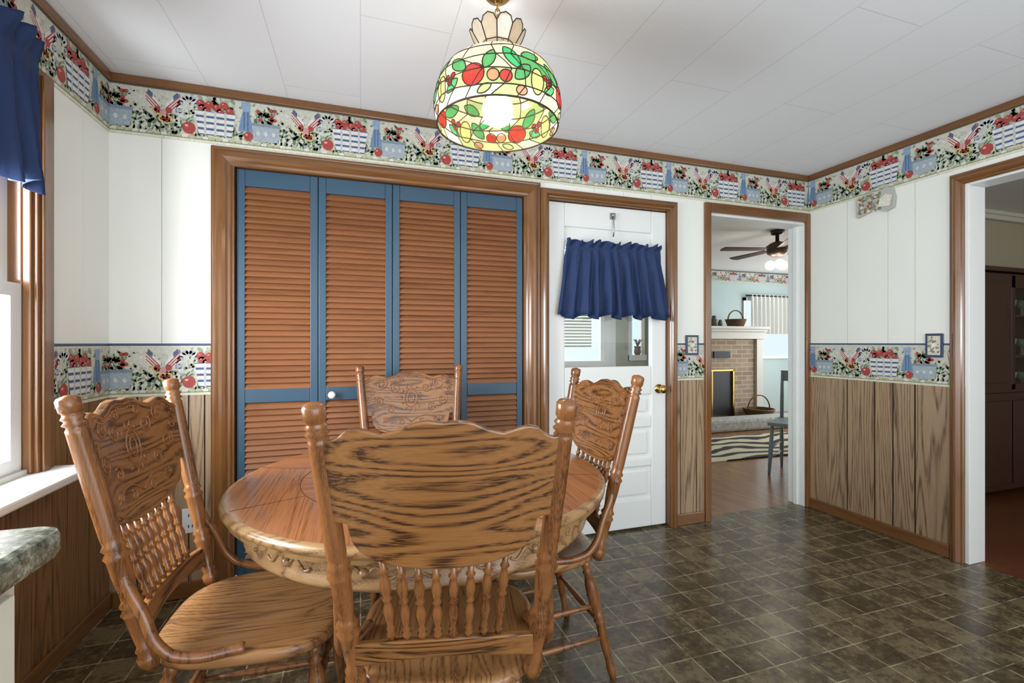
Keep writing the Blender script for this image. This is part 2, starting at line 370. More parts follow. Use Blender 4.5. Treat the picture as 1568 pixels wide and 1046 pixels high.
border('wallpaper_border_right',TR,[(-2.528,1.6)],-2.02,2.135,2.362,1.2,[(.975,1,(.12,.12,.1))])
tl=[(.955,1,(.05,.08,.15)),(.925,.955,(.6,.6,.5))]
border('wallpaper_border_low_back',TB,[(XL+.002,-.672),(1.955,2.17)],-.655,.945,1.187,1.2,tl)
border('wallpaper_border_low_left',TL,[(2.115,YB-.012)],2.30,.945,1.187,1.2,tl)
border('wallpaper_border_low_right',TR,[(-2.528,-1.68),(-.59,1.6)],-2.02,.945,1.187,1.2,tl)

# ------------------------------------------------------------------ trim
def tb(name,boxes,T,mats=(trim_w,trim_h),bevel=.005):
    m=MB()
    for b in boxes: m.box(*b[:6],b[6] if len(b)>6 else 0,(1,1,1),T)
    return m.obj(name,list(mats),bevel=bevel)
tb('trim_crown_back',[(XL,XR,.0,.022,2.362,H-.001,1)],TB)
tb('trim_crown_left',[(-1.6,YB-.022,.0,.022,2.362,H-.001,1)],TL,(trim_w,trim_yy))
tb('trim_crown_right',[(-YB+.022,1.6,.0,.022,2.362,H-.001,1)],TR,(trim_w,trim_yy))
tb('baseboard_right',[(-YB+.015,-1.68,.006,.018,0,.075,1),(-.59,1.6,.006,.018,0,.075,1)],TR,(trim_w,trim_yy))
tb('baseboard_back',[(XL+.02,-.672,.006,.018,0,.075,1),(1.956,2.17,.006,.018,0,.075,1)],TB)
tb('baseboard_left',[(-1.6,YB-.006,.006,.018,0,.075,1)],TL,(trim_w,trim_yy))
def casing(name,T,s0,s1,ztop,w,mats=(trim_w,trim_h)):
    prof=[(0,.002),(0,.018),(.10,.022),(.18,.020),(.24,.026),(.40,.034),(.56,.034),(.70,.027),(.80,.020),(.92,.018),(1,.012),(1,.002)]
    path=[(lambda o:(s0+o,0)),(lambda o:(s0+o,ztop-o)),(lambda o:(s1-o,ztop-o)),(lambda o:(s1-o,0))]
    m=MB()
    for seg in range(3):
        vs=[]
        for i in (seg,seg+1):
            for u,d in prof:
                s_,z_=path[i](u*w); vs.append(T(s_,d,z_))
        n=len(prof); fs=[(k,k+1,n+k+1,n+k) for k in range(n-1)]+[(n-1,0,n,2*n-1),tuple(range(n)),tuple(range(n,2*n))]
        m.add(vs,fs,1 if seg==1 else 0,False)
    return m.obj(name,list(mats),bevel=.0015)
casing('trim_closet',TB,-.672,1.000,2.125,.088)
tb('trim_closet_jamb',[(-.587,-.575,-.10,.012,0,2.05),(.902,.915,-.10,.012,0,2.05),(-.587,.915,-.10,.012,2.037,2.062,1)],TB)
casing('trim_entry_door',TB,1.003,1.954,2.10,.054)
tb('trim_entry_jamb',[(1.045,1.057,-.10,.006,0,2.05),(1.895,1.907,-.10,.006,0,2.05),(1.045,1.907,-.10,.006,2.042,2.052,1)],TB)
m=MB(); 
for x0,x1,z0,z1 in [(2.172,2.219,0,2.125),(3.062,3.099,0,2.125)]: m.box(x0,x1,.002,.024,z0,z1,0,(1,1,1),TB)
m.box(2.219,3.062,.002,.024,2.06,2.125,1,(1,1,1),TB); m.obj('trim_doorway_living',[trim_w,trim_h],bevel=.005)
m=MB(); m.box(2.205,2.225,-.135,.0,0,2.06,0,(1,1,1),TB); m.box(3.062,3.082,-.135,.0,0,2.06,0,(1,1,1),TB); m.box(2.225,3.062,-.135,0,2.045,2.07,0,(1,1,1),TB)
m.box(3.048,3.062,-.08,-.05,0,2.045,0,(1,1,1),TB); m.obj('trim_doorway_living_jamb',[white_paint],bevel=.002)
casing('trim_doorway_hall',TR,-1.678,-.59,2.108,.062,mats=(trim_w,trim_yy))
m=MB(); m.box(-1.620,-1.60,-.135,0,0,2.05,0,(1,1,1),TR); m.box(-.668,-.648,-.135,0,0,2.05,0,(1,1,1),TR); m.box(-1.60,-.668,-.135,0,2.035,2.055,0,(1,1,1),TR)
m.obj('trim_doorway_hall_jamb',[white_paint],bevel=.002)
m=MB()
for s0,s1,z0,z1,k in [(2.02,2.112,.73,2.14,0),(WY0-.09,WY0,.73,2.14,0),(WY0,2.02,WZ1,2.14,1)]:
    m.box(s0,s1,.002,.022,z0,z1,k,(1,1,1),TL)
m.box(2.035,2.075,.022,.032,.73,2.12,0,(1,1,1),TL)
m.box(WY1-.014,WY1,-.014,.01,.745,2.05,0,(1,1,1),TL); m.box(WY0,WY0+.014,-.12,.01,.745,2.05,0,(1,1,1),TL); m.box(WY0,WY1,-.12,.01,2.035,2.05,1,(1,1,1),TL)
m.box(WY1-.014,WY1,-.125,-.014,.745,2.05,0,(1,1,1),TL)
m.obj('trim_window',[trim_w,trim_yy],bevel=.004)
tb('trim_window_sill',[(WY0-.10,2.13,-.12,.145,.712,.742)],TL,(white_paint,),.008)
m=MB()
y0,y1=WY0+.014,WY1-.014
def sash(m,d0,d1,z0,z1):
    m.box(y0,y0+.05,d0,d1,z0,z1,0,(1,1,1),TL); m.box(y1-.05,y1,d0,d1,z0,z1,0,(1,1,1),TL)
    m.box(y0+.05,y1-.05,d0,d1,z0,z0+.06,0,(1,1,1),TL); m.box(y0+.05,y1-.05,d0,d1,z1-.045,z1,0,(1,1,1),TL)
    m.box(y0+.045,y1-.045,(d0+d1)/2-.002,(d0+d1)/2+.002,z0+.05,z1-.04,1,(1,1,1),TL)
sash(m,-.048,-.016,.744,1.39); sash(m,-.085,-.052,1.35,2.034)
m.box(1.40,1.46,-.016,-.0,1.375,1.395,2,(1,1,1),TL)
m.obj('window_1',[white_paint,pane,brass])

# ------------------------------------------------------------------ closet louvered doors
def louver_door(i,x0,x1):
    e=empty('closet_louver_door')
    m=MB(); yb=YB+.035; y0=YB+.008; st=.036
    m.box(x0,x0+st,y0,yb,.015,2.035); m.box(x1-st,x1,y0,yb,.015,2.035)
    for z0,z1 in [(1.955,2.035),(.895,.965),(.015,.14)]: m.box(x0+st,x1-st,y0,yb,z0,z1)
    m.obj('frame',[blue_paint],e,bevel=.003)
    m=MB()
    for z0,z1 in [(.965,1.955),(.14,.895)]:
        n=int(round((z1-z0)/.0295)); p=(z1-z0)/n
        for k in range(n):
            z=z0+p*(k+.5); c=(R.random(),R.random(),R.random())
            vs=[]
            for x in (x0+st-.002,x1-st+.002):
                for (dy,dz) in [(.006,-.017),(.010,-.019),(.031,.014),(.027,.018)]: vs.append((x,YB+dy+.001,z+dz))
            m.add(vs,[(0,1,2,3),(4,7,6,5),(0,4,5,1),(1,5,6,2),(2,6,7,3),(3,7,4,0)],0,False,c)
    m.obj('louvers',[louver_m],e)
    if i in(1,):
        m=MB(); m.lathe((x0+.065,y0,.925),(x0+.065,y0-.04,.925),[(0,.008),(.4,.008),(.5,.016),(.8,.019),(.95,.014),(1,.003)]); m.obj('knob',[white_paint],e)
xs=[-.572,-.2045,.163,.5315,.899]
for i in range(4): louver_door(i,xs[i]+.0015,xs[i+1]-.0015)
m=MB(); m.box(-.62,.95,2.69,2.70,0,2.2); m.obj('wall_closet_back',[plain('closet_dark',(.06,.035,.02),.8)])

# ------------------------------------------------------------------ entry door
e=empty('door_1')
m=MB(); DX0,DX1,dy0,dy1=1.06,1.892,YB+.02,YB+.058
m.box(DX0,1.172,dy0,dy1,.012,2.038); m.box(1.782,DX1,dy0,dy1,.012,2.038)
for z0,z1 in [(1.895,2.038),(1.765,1.80),(.86,1.04),(.65,.72),(.40,.45),(.012,.19)]: m.box(1.172,1.782,dy0,dy1,z0,z1)
m.obj('frame',[white_paint],e,bevel=.006)
m=MB()
for z0,z1 in [(1.80,1.895),(.72,.86),(.45,.65),(.19,.40)]:
    m.box(1.165,1.79,dy0+.014,dy1-.01,z0-.004,z1+.004)
    if z1-z0>.12: m.box(1.20,1.754,dy0+.006,dy0+.02,z0+.028,z1-.028)
m.obj('panels',[white_paint],e,bevel=.008)
m=MB(); m.box(1.17,1.784,dy0+.016,dy0+.02,1.035,1.77); m.obj('glass',[pane],e)
m=MB(); kx,kz=1.835,.893
m.lathe((kx,dy0,kz),(kx,dy0-.065,kz),[(0,.03),(.08,.03),(.12,.012),(.45,.011),(.55,.022),(.7,.028),(.9,.024),(1,.006)],0,18)
m.box(1.052,1.066,dy0-.012,dy0,1.78,1.88,1); m.box(1.052,1.066,dy0-.012,dy0,1.02,1.12,1);m.box(1.052,1.066,dy0-.012,dy0,.2,.3,1)
m.obj('knob_and_hinges',[brass,steel],e)
m=MB(); m.tube([(1.497,dy0-.01,1.99),(1.497,dy0-.015,1.95),(1.497,dy0-.02,1.9),(1.497,dy0-.012,1.85)],.004); m.ball((1.497,dy0-.014,1.985),.012); m.box(1.478,1.516,dy0-.006,dy0,1.96,2.0); m.obj('latch_hook',[steel],e)

def valance(name,P,s0,s1,zt,zr,zb,flare,nf,amp=.02,rodr=.007):
    e=empty(name); m=MB(); NS=nf*10; rows=[zt,zt-.012,zr+.012,zr,zr-.012]+[zr-.012-(zr-.012-zb)*k/8 for k in range(1,9)]
    ph=[R.uniform(-1.2,1.2) for _ in range(nf+2)]; am_=[R.uniform(.5,1.4) for _ in range(nf+2)]
    vs=[];fs=[]; W=s1-s0; c=(s0+s1)/2
    for j,z in enumerate(rows):
        t=max(0,(zr-z)/(zr-zb)); wd=1+flare*t
        for i in range(NS+1):
            u=i/NS; k=int(u*nf); fr=(u*nf)%1; a=u*nf*2*pi+ph[k]*(1-(2*fr-1)**2)
            q=am_[k]*(1-fr)+am_[k+1]*fr
            if j<2: am=.9*amp
            elif j<5: am=.25*amp
            else: am=amp*(.35+.75*t)*q
            d=.012+am*(1+sin(a))*.9+ .004*sin(a*2.3+j)
            if 2<=j<=4: d=max(d,.026)
            zz=z+(.008*sin(a*1.3+1) if j==0 else 0)+ (.016*sin(a*.5+.8)*t if j==len(rows)-1 else 0)
            vs.append(P(c+(u-.5)*W*wd+.008*cos(a)*t,d,zz))
    n=NS+1
    for j in range(len(rows)-1):
        for i in range(NS): fs.append((j*n+i,j*n+i+1,(j+1)*n+i+1,(j+1)*n+i))
    m.add(vs,fs,0,True); o=m.obj('cloth',[blue_cloth],e)
    sd=o.modifiers.new('solid','SOLIDIFY'); sd.thickness=.0015
    m=MB(); m.tube([P(s0-.002,.014,zr),P(c,.014,zr),P(s1+.002,.014,zr)],rodr); m.obj('rod',[white_paint],e)
    return e
valance('curtain_valance',lambda s,d,z:(s,dy0-.008-d,z),1.165,1.825,1.805,1.762,1.345,.19,10,.034)
valance('curtain_valance',lambda s,d,z:(XL+.036+d,s,z),.90,1.945,2.185,2.10,1.69,-.02,11,.034)

# ------------------------------------------------------------------ wall plates, plaque
def plate(name,T,s,z,w=.072,h=.115):
    e=empty(name); m=MB(); m.box(s-w/2,s+w/2,.0105,.017,z-h/2,z+h/2,0,(1,1,1),T); m.obj('plate',[plain(name+'_navy',(.03,.05,.11),.4)],e,bevel=.002)
    m=MB(); m.box(s-w*.36,s+w*.36,.017,.0175,z-h*.4,z+h*.4,0,(.62,.6,.5),T)
    rr=random.Random(5)
    for i in range(26):
        cx,cy=s+rr.uniform(-.3,.3)*w,z+rr.uniform(-.36,.36)*h; r_=rr.uniform(.003,.008)
        m.add([T(cx+r_*cos(t),.0177+.0001*i,cy+r_*sin(t)) for t in [pi*k/4 for k in range(8)]],[tuple(range(8))],0,False,rr.choice([(.15,.25,.12),(.4,.06,.05),(.25,.33,.2),(.7,.68,.6),(.15,.25,.4)]))
    m.box(s-.004,s+.004,.017,.028,z-.01,z+.01,0,(.8,.78,.7),T)
    m.obj('print',[paper],e,recalc=False)
plate('light_switch_plate',TB,2.07,1.175,.10,.13)
plate('light_switch_plate',TR,-1.752,1.175,.085,.135)
e=empty('wall_plaque'); m=MB()
out=[(-2.18,2.005),(-2.17,2.0),(-2.06,2.03),(-2.0,2.0),(-1.955,2.015),(-1.95,2.08),(-1.965,2.14),(-2.0,2.15),(-2.05,2.135),(-2.12,2.14),(-2.185,2.125)]
m.extrude_poly(out,.011,.021,lambda s,z,d:TR(s,d,z),0); m.obj('board',[plain('plaque_grey',(.45,.46,.42),.6)],e)
m=MB(); rr=random.Random(9)
for i in range(110):
    cx,cy=rr.uniform(-2.165,-2.03),rr.uniform(2.02,2.13); r_=rr.uniform(.004,.011)
    m.add([TR(cx+r_*cos(t),.0213+.00003*i,cy+r_*.8*sin(t)) for t in [pi*k/4 for k in range(8)]],[tuple(range(8))],0,False,rr.choice([(.15,.25,.12),(.42,.08,.06),(.3,.36,.2),(.7,.68,.6),(.2,.2,.15)]))
m.add([TR(-2.045+.0,.0255,2.04),TR(-1.975,.0255,2.03),TR(-1.962,.0255,2.09),TR(-2.0,.0255,2.11),TR(-2.035,.0255,2.085)],[(0,1,2,3,4)],0,False,(.72,.70,.6))
m.obj('print',[paper],e,recalc=False)
# electrical outlet low on the back wall
e=empty('wall_outlet'); m=MB(); m.box(-.79,-.72,.0065,.012,.30,.415,0,(1,1,1),TB); m.obj('plate',[white_paint],e,bevel=.002)
m=MB()
for z in (.325,.375):
    for x in (-.765,-.750): m.box(x,x+.004,.012,.0123,z,z+.014,0,(1,1,1),TB)
m.obj('slots',[darkm],e)

# ------------------------------------------------------------------ counter (left foreground)
def granite():
    m,nt,b=new_mat('speckled_laminate'); N=nt.nodes.new; L=nt.links.new
    tc=N('ShaderNodeTexCoord'); n=N('ShaderNodeTexNoise'); n.inputs['Scale'].default_value=55; n.inputs['Detail'].default_value=6; n.inputs['Roughness'].default_value=.75; L(tc.outputs['Object'],n.inputs[0])
    cr=N('ShaderNodeValToRGB'); cr.color_ramp.elements[0].position=.38; cr.color_ramp.elements[0].color=(.04,.045,.032,1); cr.color_ramp.elements[1].position=.66; cr.color_ramp.elements[1].color=(.36,.38,.30,1)
    e=cr.color_ramp.elements.new(.5); e.color=(.13,.145,.11,1)
    L(n.outputs['Fac'],cr.inputs[0]); L(cr.outputs[0],b.inputs['Base Color']); b.inputs['Roughness'].default_value=.25; return m
e=empty('kitchen_counter')
m=MB()
pts=[(-1.068,.90)]+[(-.463+.035*sin(t),.865+.035*cos(t)) for t in [pi/2*k/8 for k in range(9)]]+[(-.428,-1.5),(-1.068,-1.5)]
m.extrude_poly(pts,.868,.912,lambda x,y,z:(x,y,z)); m.obj('countertop',[granite()],e,bevel=.012)
m=MB(); m.box(-1.066,-.475,-1.49,.862,.09,.867); m.box(-1.066,-.53,-1.48,.85,0,.09)
for k in range(4): m.box(-.475,-.457,.43-k*.45,.83-k*.45,.14,.84)
m.obj('cabinet',[plain('cabinet_cream',(.72,.70,.60),.4)],e,bevel=.003)

# ------------------------------------------------------------------ table
TCX,TCY=.218,1.63
e=empty('dining_table',(TCX,TCY,0))
m=MB(); SEG=96
prof=[(.001,.742),(.40,.742),(.595,.742),(.607,.739),(.613,.731),(.612,.722),(.603,.714),(.598,.708),(.600,.700),(.588,.694),(.55,.694),(.001,.694)]
def mf(i,k):
    a=(k+.5)/SEG*8; seg=int(a+.5)%8
    if i==0: return 0
    if i in(1,): return [1,0,0,0,1,1,0,1][seg]
    return 2
m.revolve((0,0,0),prof,0,SEG,True,mf)
m.obj('tabletop',[top_x,top_y,oak_pale],e)
m=MB()
for k in range(8):
    a=2*pi*(k+.5)/8 ; ca,sa=cos(a),sin(a)
    w=.0012
    m.add([(.40*ca-w*sa,.40*sa+w*ca,.7424),(.40*ca+w*sa,.40*sa-w*ca,.7424),(.595*ca+w*sa,.595*sa-w*ca,.7424),(.595*ca-w*sa,.595*sa+w*ca,.7424)],[(0,1,2,3)])
m.tube([(.40*cos(t),.40*sin(t),.7418) for t in [2*pi*k/96 for k in range(96)]],.0012,0,6,closed=True)
m.obj('seams',[groove],e,recalc=False)
m=MB(); m.revolve((0,0,0),[(.548,.694),(.548,.634),(.554,.626),(.550,.614),(.52,.614),(.52,.694)],0,96)
for k in range(16):
    a0=2*pi*k/16; r_=.5495
    for sg in (-1,1):
        pp=[]
        for q in range(14):
            t=q/13; ang=a0+sg*(.02+.12*t); z=.658+.016*sin(t*6.0)*(1-t*.4)
            pp.append((r_*cos(ang),r_*sin(ang),z))
        m.tube(pp,.004,0,6)
    m.ball((r_*cos(a0),r_*sin(a0),.658),.012,0,seg=8)
m.obj('apron',[oak_pale],e)
m=MB()
pp=[(0,.10),(.06,.10),(.08,.07),(.14,.075),(.2,.06),(.35,.07),(.5,.10),(.62,.105),(.72,.08),(.8,.065),(.84,.085),(.9,.09),(1,.12)]
m.lathe((0,0,.10),(0,0,.66),pp,0,24)
for k in range(4):
    a=pi/2*k; c=[(.05,.26),(.11,.25),(.17,.19),(.21,.11),(.245,.05),(.275,.03)]
    m.tube([(r_*cos(a),r_*sin(a),z) for r_,z in c],[.04,.036,.032,.028,.026,.026],0,10)
m.box(-.30,.30,-.05,.05,.66,.694)
m.obj('pedestal',[oak_z],e)

# ------------------------------------------------------------------ chairs
def interp(tab,x):
    for (x0,y0),(x1,y1) in zip(tab,tab[1:]):
        if x<=x1:
            t=(x-x0)/(x1-x0) if x1>x0 else 0; t=max(0,min(1,t)); return y0+(y1-y0)*t
    return tab[-1][1]
ZS,ZT=.452,1.078; LEAN=.135
def yl(h): return -LEAN*(h-ZS)/(ZT-ZS)
def yp(x,h): return yl(h)-.034*(1-(x/.245)**2)
top_tab=[(0,1.040),(.03,1.044),(.055,1.040),(.085,1.026),(.115,1.018),(.145,1.026),(.165,1.030),(.183,1.026),(.198,1.012),(.215,1.004),(.24,1.006)]
bot_tab=[(0,.736),(.05,.738),(.10,.745),(.14,.757),(.168,.775),(.182,.797),(.184,.826),(.190,.835),(.21,.835),(.24,.832)]
def build_chair_meshes():
    out=[]
    m=MB(); N=48
    def so(a):
        ca,sa=cos(a),sin(a); n=3.2
        x=math.copysign(abs(ca)**(2/n),ca); y=math.copysign(abs(sa)**(2/n),sa)
        yy=.185+.225*y; w=.222+.018*y; return x*w,yy
    levels=[(0,.434),(.55,.438),(.80,.446),(.92,.452),(.98,.450),(1.0,.443),(1.0,.430),(.985,.422),(.9,.420),(.0,.420)]
    vs=[];fs=[]
    for s_,z in levels:
        for k in range(N):
            x,y=so(2*pi*k/N); s2=max(s_,.002)
            vs.append((x*s2,.185+(y-.185)*s2,z))
    for i in range(len(levels)-1):
        for k in range(N):
            k2=(k+1)%N; fs.append((i*N+k,i*N+k2,(i+1)*N+k2,(i+1)*N+k))
    m.add(vs,fs,0,True); out.append(('seat',m,[oak_y]))
    pr=[(0,.013),(.03,.019),(.05,.02),(.065,.014),(.08,.018),(.095,.013),(.15,.016),(.21,.0185),(.225,.022),(.24,.016),(.255,.021),(.27,.015),(.29,.0145),(.36,.018),(.42,.019),(.435,.0225),(.45,.016),(.465,.0215),(.48,.0165),(.50,.0175),(.52,.018),(.70,.0185),(.87,.018),(.885,.018),(.895,.014),(.905,.0205),(.915,.015),(.925,.0195),(.935,.0155),(.942,.0155),(.948,.0185),(.985,.0195),(.994,.016),(1,.003)]
    pr=[(t,r*1.12) for t,r in pr]
    m=MB()
    for sx in(-1,1): m.lathe((sx*.192,0,.435),(sx*.245,-LEAN,ZT),pr,0,24,flute=(.515,.875))
    out.append(('back_posts',m,[oak_z]))
    m=MB(); NX=64; NR=8; th=.011; vs=[]
    for side in (1,-1):
        for i in range(NX+1):
            x=-.232+.464*i/NX; zt=interp(top_tab,abs(x)); zb=interp(bot_tab,abs(x))
            for j in range(NR+1):
                z=zb+(zt-zb)*j/NR; vs.append((x,yp(x,z)+side*th,z))
    n=(NX+1)*(NR+1); fs=[]; I=lambda i,j,b=0:b*n+i*(NR+1)+j
    for b in(0,1):
        for i in range(NX):
            for j in range(NR):
                fs.append((I(i,j,b),I(i+1,j,b),I(i+1,j+1,b),I(i,j+1,b)))
    sf=[]
    for i in range(NX):
        sf.append((I(i,0,0),I(i+1,0,0),I(i+1,0,1),I(i,0,1))); sf.append((I(i,NR,0),I(i+1,NR,0),I(i+1,NR,1),I(i,NR,1)))
    for j in range(NR):
        sf.append((I(0,j,0),I(0,j+1,0),I(0,j+1,1),I(0,j,1))); sf.append((I(NX,j,0),I(NX,j+1,0),I(NX,j+1,1),I(NX,j,1)))
    m.add(vs,fs+sf,0,False); out.append(('crest_panel',m,[oak_x],'bev'))
    m=MB(); Q=lambda x,h:(x,yp(x,h)+th+.0003,h)
    for sx in(-1,1):
        for (cx,cz,r0,turns,dr) in [(.14,.985,.030,1.6,1),(.075,.965,.026,1.5,-1),(.155,.905,.026,1.6,-1),(.10,.865,.022,1.4,1),(.05,1.005,.014,1.2,1),(.19,.945,.016,1.3,1),(.05,.80,.016,1.3,1),(.12,.815,.016,1.3,-1)]:
            pts=[]
            for q in range(26):
                t=q/25; a=dr*t*turns*2*pi+.8; rr=r0*(1-t*.8); pts.append(Q(sx*(cx+rr*cos(a)),cz+rr*sin(a)))
            m.tube(pts,.0026,0,5)
        pts=[Q(sx*x,interp(top_tab,x)-.012) for x in [.225*k/24 for k in range(25)]]; m.tube(pts,.0025,0,5)
        pts=[Q(sx*x,interp(bot_tab,x)+.014) for x in [.165*k/20 for k in range(21)]]; m.tube(pts,.0025,0,5)
        m.tube([Q(sx*x,.80+.03*sin(x*22)) for x in [.14*k/14 for k in range(15)]],.003,0,5)
    pts=[Q(.032*cos(a),.915+.045*sin(a)) for a in [2*pi*k/24 for k in range(24)]]; m.tube(pts,.003,0,5,closed=True)
    pts=[Q(.016*cos(a),.915+.025*sin(a)) for a in [2*pi*k/16 for k in range(16)]]; m.tube(pts,.0028,0,5,closed=True)
    for k in range(12):
        a=2*pi*k/12; m.tube([Q(.04*cos(a),.915+.055*sin(a)),Q(.055*cos(a+.2),.915+.072*sin(a+.2))],[.0035,.0015],0,5)
    for k in range(36):
        x=-.2+.4*k/35; z=interp(top_tab,abs(x))-.024; c=Q(x,z); m.ball(c,.003,0,seg=6)
    out.append(('pressed_carving',m,[press]))
    m=MB(); vs=[]; NX=30
    for i in range(NX+1):
        x=-.196+.392*i/NX; u=abs(x)/.196
        zb=.497+.024*(1-u*u); zt=.565-.012*u*u
        for (dy,z) in [(-.009,zb),(.009,zb),(.009,zt),(-.009,zt)]: vs.append((x,yp(x,z)+dy+ .034*(1-(x/.245)**2)*.35,z))
    fs=[(0,1,2,3),(NX*4,NX*4+3,NX*4+2,NX*4+1)]
    for i in range(NX):
        for k in range(4): fs.append((i*4+k,i*4+(k+1)%4,(i+1)*4+(k+1)%4,(i+1)*4+k))
    m.add(vs,fs,0,False); out.append(('lower_rail',m,[oak_x],'bev'))
    m=MB(); sp=[(0,.006),(.06,.008),(.09,.011),(.12,.007),(.16,.0095),(.20,.006),(.3,.010),(.38,.0115),(.45,.008),(.5,.0065),(.53,.011),(.56,.0065),(.62,.0105),(.70,.0115),(.78,.008),(.83,.0065),(.86,.0105),(.89,.0065),(1,.0065)]
    for k in range(8):
        u=-1+2*k/7; x0=.112*u; x1=.125*u
        zb=.560; zt=interp(bot_tab,abs(x1))+.004
        m.lathe((x0,yp(x0,zb)+.012,zb),(x1,yp(x1,zt),zt),sp,0,10)
    out.append(('spindles',m,[oak_z]))
    m=MB()
    for sx in(-1,1):
        c=[(.212,yl(.68),.69),(.222,yl(.66)+.006,.65),(.230,.0,.58),(.236,.02,.52),(.236,.055,.478),(.228,.11,.462),(.212,.17,.459),(.205,.20,.458)]
        P=[]
        for i in range(len(c)-1):
            for t in (0,.33,.66):
                P.append(tuple(c[i][q]*(1-t)+c[i+1][q]*t for q in range(3)))
        P.append(c[-1])
        P=[tuple((P[max(i-1,0)][q]+P[i][q]*2+P[min(i+1,len(P)-1)][q])/4 for q in range(3)) for i in range(len(P))]
        m.tube([(sx*p[0],p[1],p[2]) for p in P],[.012]*(len(P)-3)+[.013,.015,.012],0,10)
    out.append(('hip_braces',m,[oak_z]))
    m=MB(); lp=[(0,.015),(.06,.0165),(.09,.012),(.11,.018),(.13,.013),(.2,.02),(.3,.0225),(.4,.019),(.45,.014),(.47,.021),(.49,.014),(.51,.020),(.53,.015),(.7,.016),(.85,.0125),(.9,.016),(1,.011)]
    Lg={}
    for sx in(-1,1):
        for nm,p0,p1 in [('f',(sx*.165,.345,.425),(sx*.205,.385,0)),('r',(sx*.155,.03,.425),(sx*.195,-.065,0))]:
            m.lathe(p0,p1,lp,0,14); Lg[(sx,nm)]=(Vector(p0),Vector(p1))
    def at(sx,nm,z):
        a,b=Lg[(sx,nm)]; t=(a.z-z)/(a.z-b.z); return a+(b-a)*t
    st=[(0,.006),(.2,.009),(.5,.0125),(.8,.009),(1,.006)]
    for z in (.14,.25):
        for sx in(-1,1): m.lathe(at(sx,'f',z),at(sx,'r',z+.01),st,0,8)
    m.lathe(at(-1,'f',.30),at(1,'f',.30),[(0,.007),(.2,.010),(.35,.014),(.42,.009),(.5,.016),(.58,.009),(.65,.014),(.8,.010),(1,.007)],0,10)
    m.lathe(at(-1,'r',.20),at(1,'r',.20),st,0,8)
    out.append(('legs',m,[oak_z]))
    return out
CM=build_chair_meshes(); first={}
def chair(loc,rot):
    e=empty('dining_chair',(loc[0],loc[1],0),math.radians(rot))
    for it in CM:
        nm,m,mats=it[:3]
        if nm not in first:
            o=m.obj(nm,mats,e,bevel=.004 if len(it)>3 else None); first[nm]=o
        else:
            o=bpy.data.objects.new(nm,first[nm].data); scene.collection.objects.link(o); o.parent=e
            if len(it)>3:
                b=o.modifiers.new('bevel','BEVEL'); b.width=.004; b.segments=2; b.limit_method='ANGLE'; b.angle_limit=.7
chair((.182,1.027),-12.3)
chair((-.45,1.475),-93)
chair((.785,1.64),90)
chair((.24,2.245),180)

# ------------------------------------------------------------------ stained glass pendant
LX,LY=.45,1.536
e=empty('stained_glass_pendant_lamp',(LX,LY,0))
def glass_mat():
    m=bpy.data.materials.new('stained_glass'); m.use_nodes=True; nt=m.node_tree; nt.nodes.clear(); N=nt.nodes.new; L=nt.links.new
    o=N('ShaderNodeOutputMaterial'); at=N('ShaderNodeVertexColor'); at.layer_name='Col'
    tc=N('ShaderNodeTexCoord'); n=N('ShaderNodeTexNoise'); n.inputs['Scale'].default_value=25; n.inputs['Detail'].default_value=4; L(tc.outputs['Object'],n.inputs[0])
    mr=N('ShaderNodeMapRange'); mr.inputs['To Min'].default_value=.7; mr.inputs['To Max'].default_value=1.15; L(n.outputs['Fac'],mr.inputs[0])
    vm=N('ShaderNodeVectorMath'); vm.operation='SCALE'; L(at.outputs[0],vm.inputs[0]); L(mr.outputs[0],vm.inputs['Scale'])
    tr=N('ShaderNodeBsdfTranslucent'); df=N('ShaderNodeBsdfDiffuse'); gl=N('ShaderNodeBsdfGlossy'); gl.inputs['Roughness'].default_value=.08
    L(vm.outputs[0],tr.inputs[0]); L(vm.outputs[0],df.inputs[0])
    m1=N('ShaderNodeMixShader'); m1.inputs[0].default_value=.5; L(tr.outputs[0],m1.inputs[1]); L(df.outputs[0],m1.inputs[2])
    m2=N('ShaderNodeMixShader'); m2.inputs[0].default_value=.07; L(m1.outputs[0],m2.inputs[1]); L(gl.outputs[0],m2.inputs[2]); L(m2.outputs[0],o.inputs[0]); return m
gm=glass_mat()
lr=random.Random(11)
ZB,ZTP=1.935,2.168
LP=[(1.935,.207),(1.965,.214),(2.0,.2175),(2.04,.212),(2.08,.197),(2.105,.182),(2.13,.155),(2.15,.122),(2.168,.075)]
def RZ(z): return interp(LP,z)
def SP(an,z,off=0): z=max(min(z,ZTP),ZB-.01); r_=RZ(max(z,ZB))+off; return (r_*cos(an),r_*sin(an),z)
rows=[1.935,1.972,2.015,2.06,2.105,2.168]; NS=16
CRE=(.80,.70,.48);YE=(.80,.68,.32);GRN=(.08,.36,.12);LG=(.42,.56,.24);RDD=(.75,.04,.03);WHT=(.85,.80,.66);PK=(.85,.28,.16)
pal=[[WHT,CRE,WHT,YE,LG],[CRE,WHT,CRE,YE,LG],[LG,CRE,CRE,CRE,GRN],[CRE,LG,CRE,YE],[CRE,CRE,WHT]]
grid=[]
for j,z in enumerate(rows):
    row=[]
    for k in range(NS):
        jit=0 if j in(0,4,5) else lr.uniform(-.3,.3)
        zz=z+(0 if j in(0,5) else lr.uniform(-.006,.006))
        row.append((2*pi*(k+jit+(.5 if j in(1,2) else 0))/NS,zz))
    grid.append(row)
quads=[]
lm=MB()
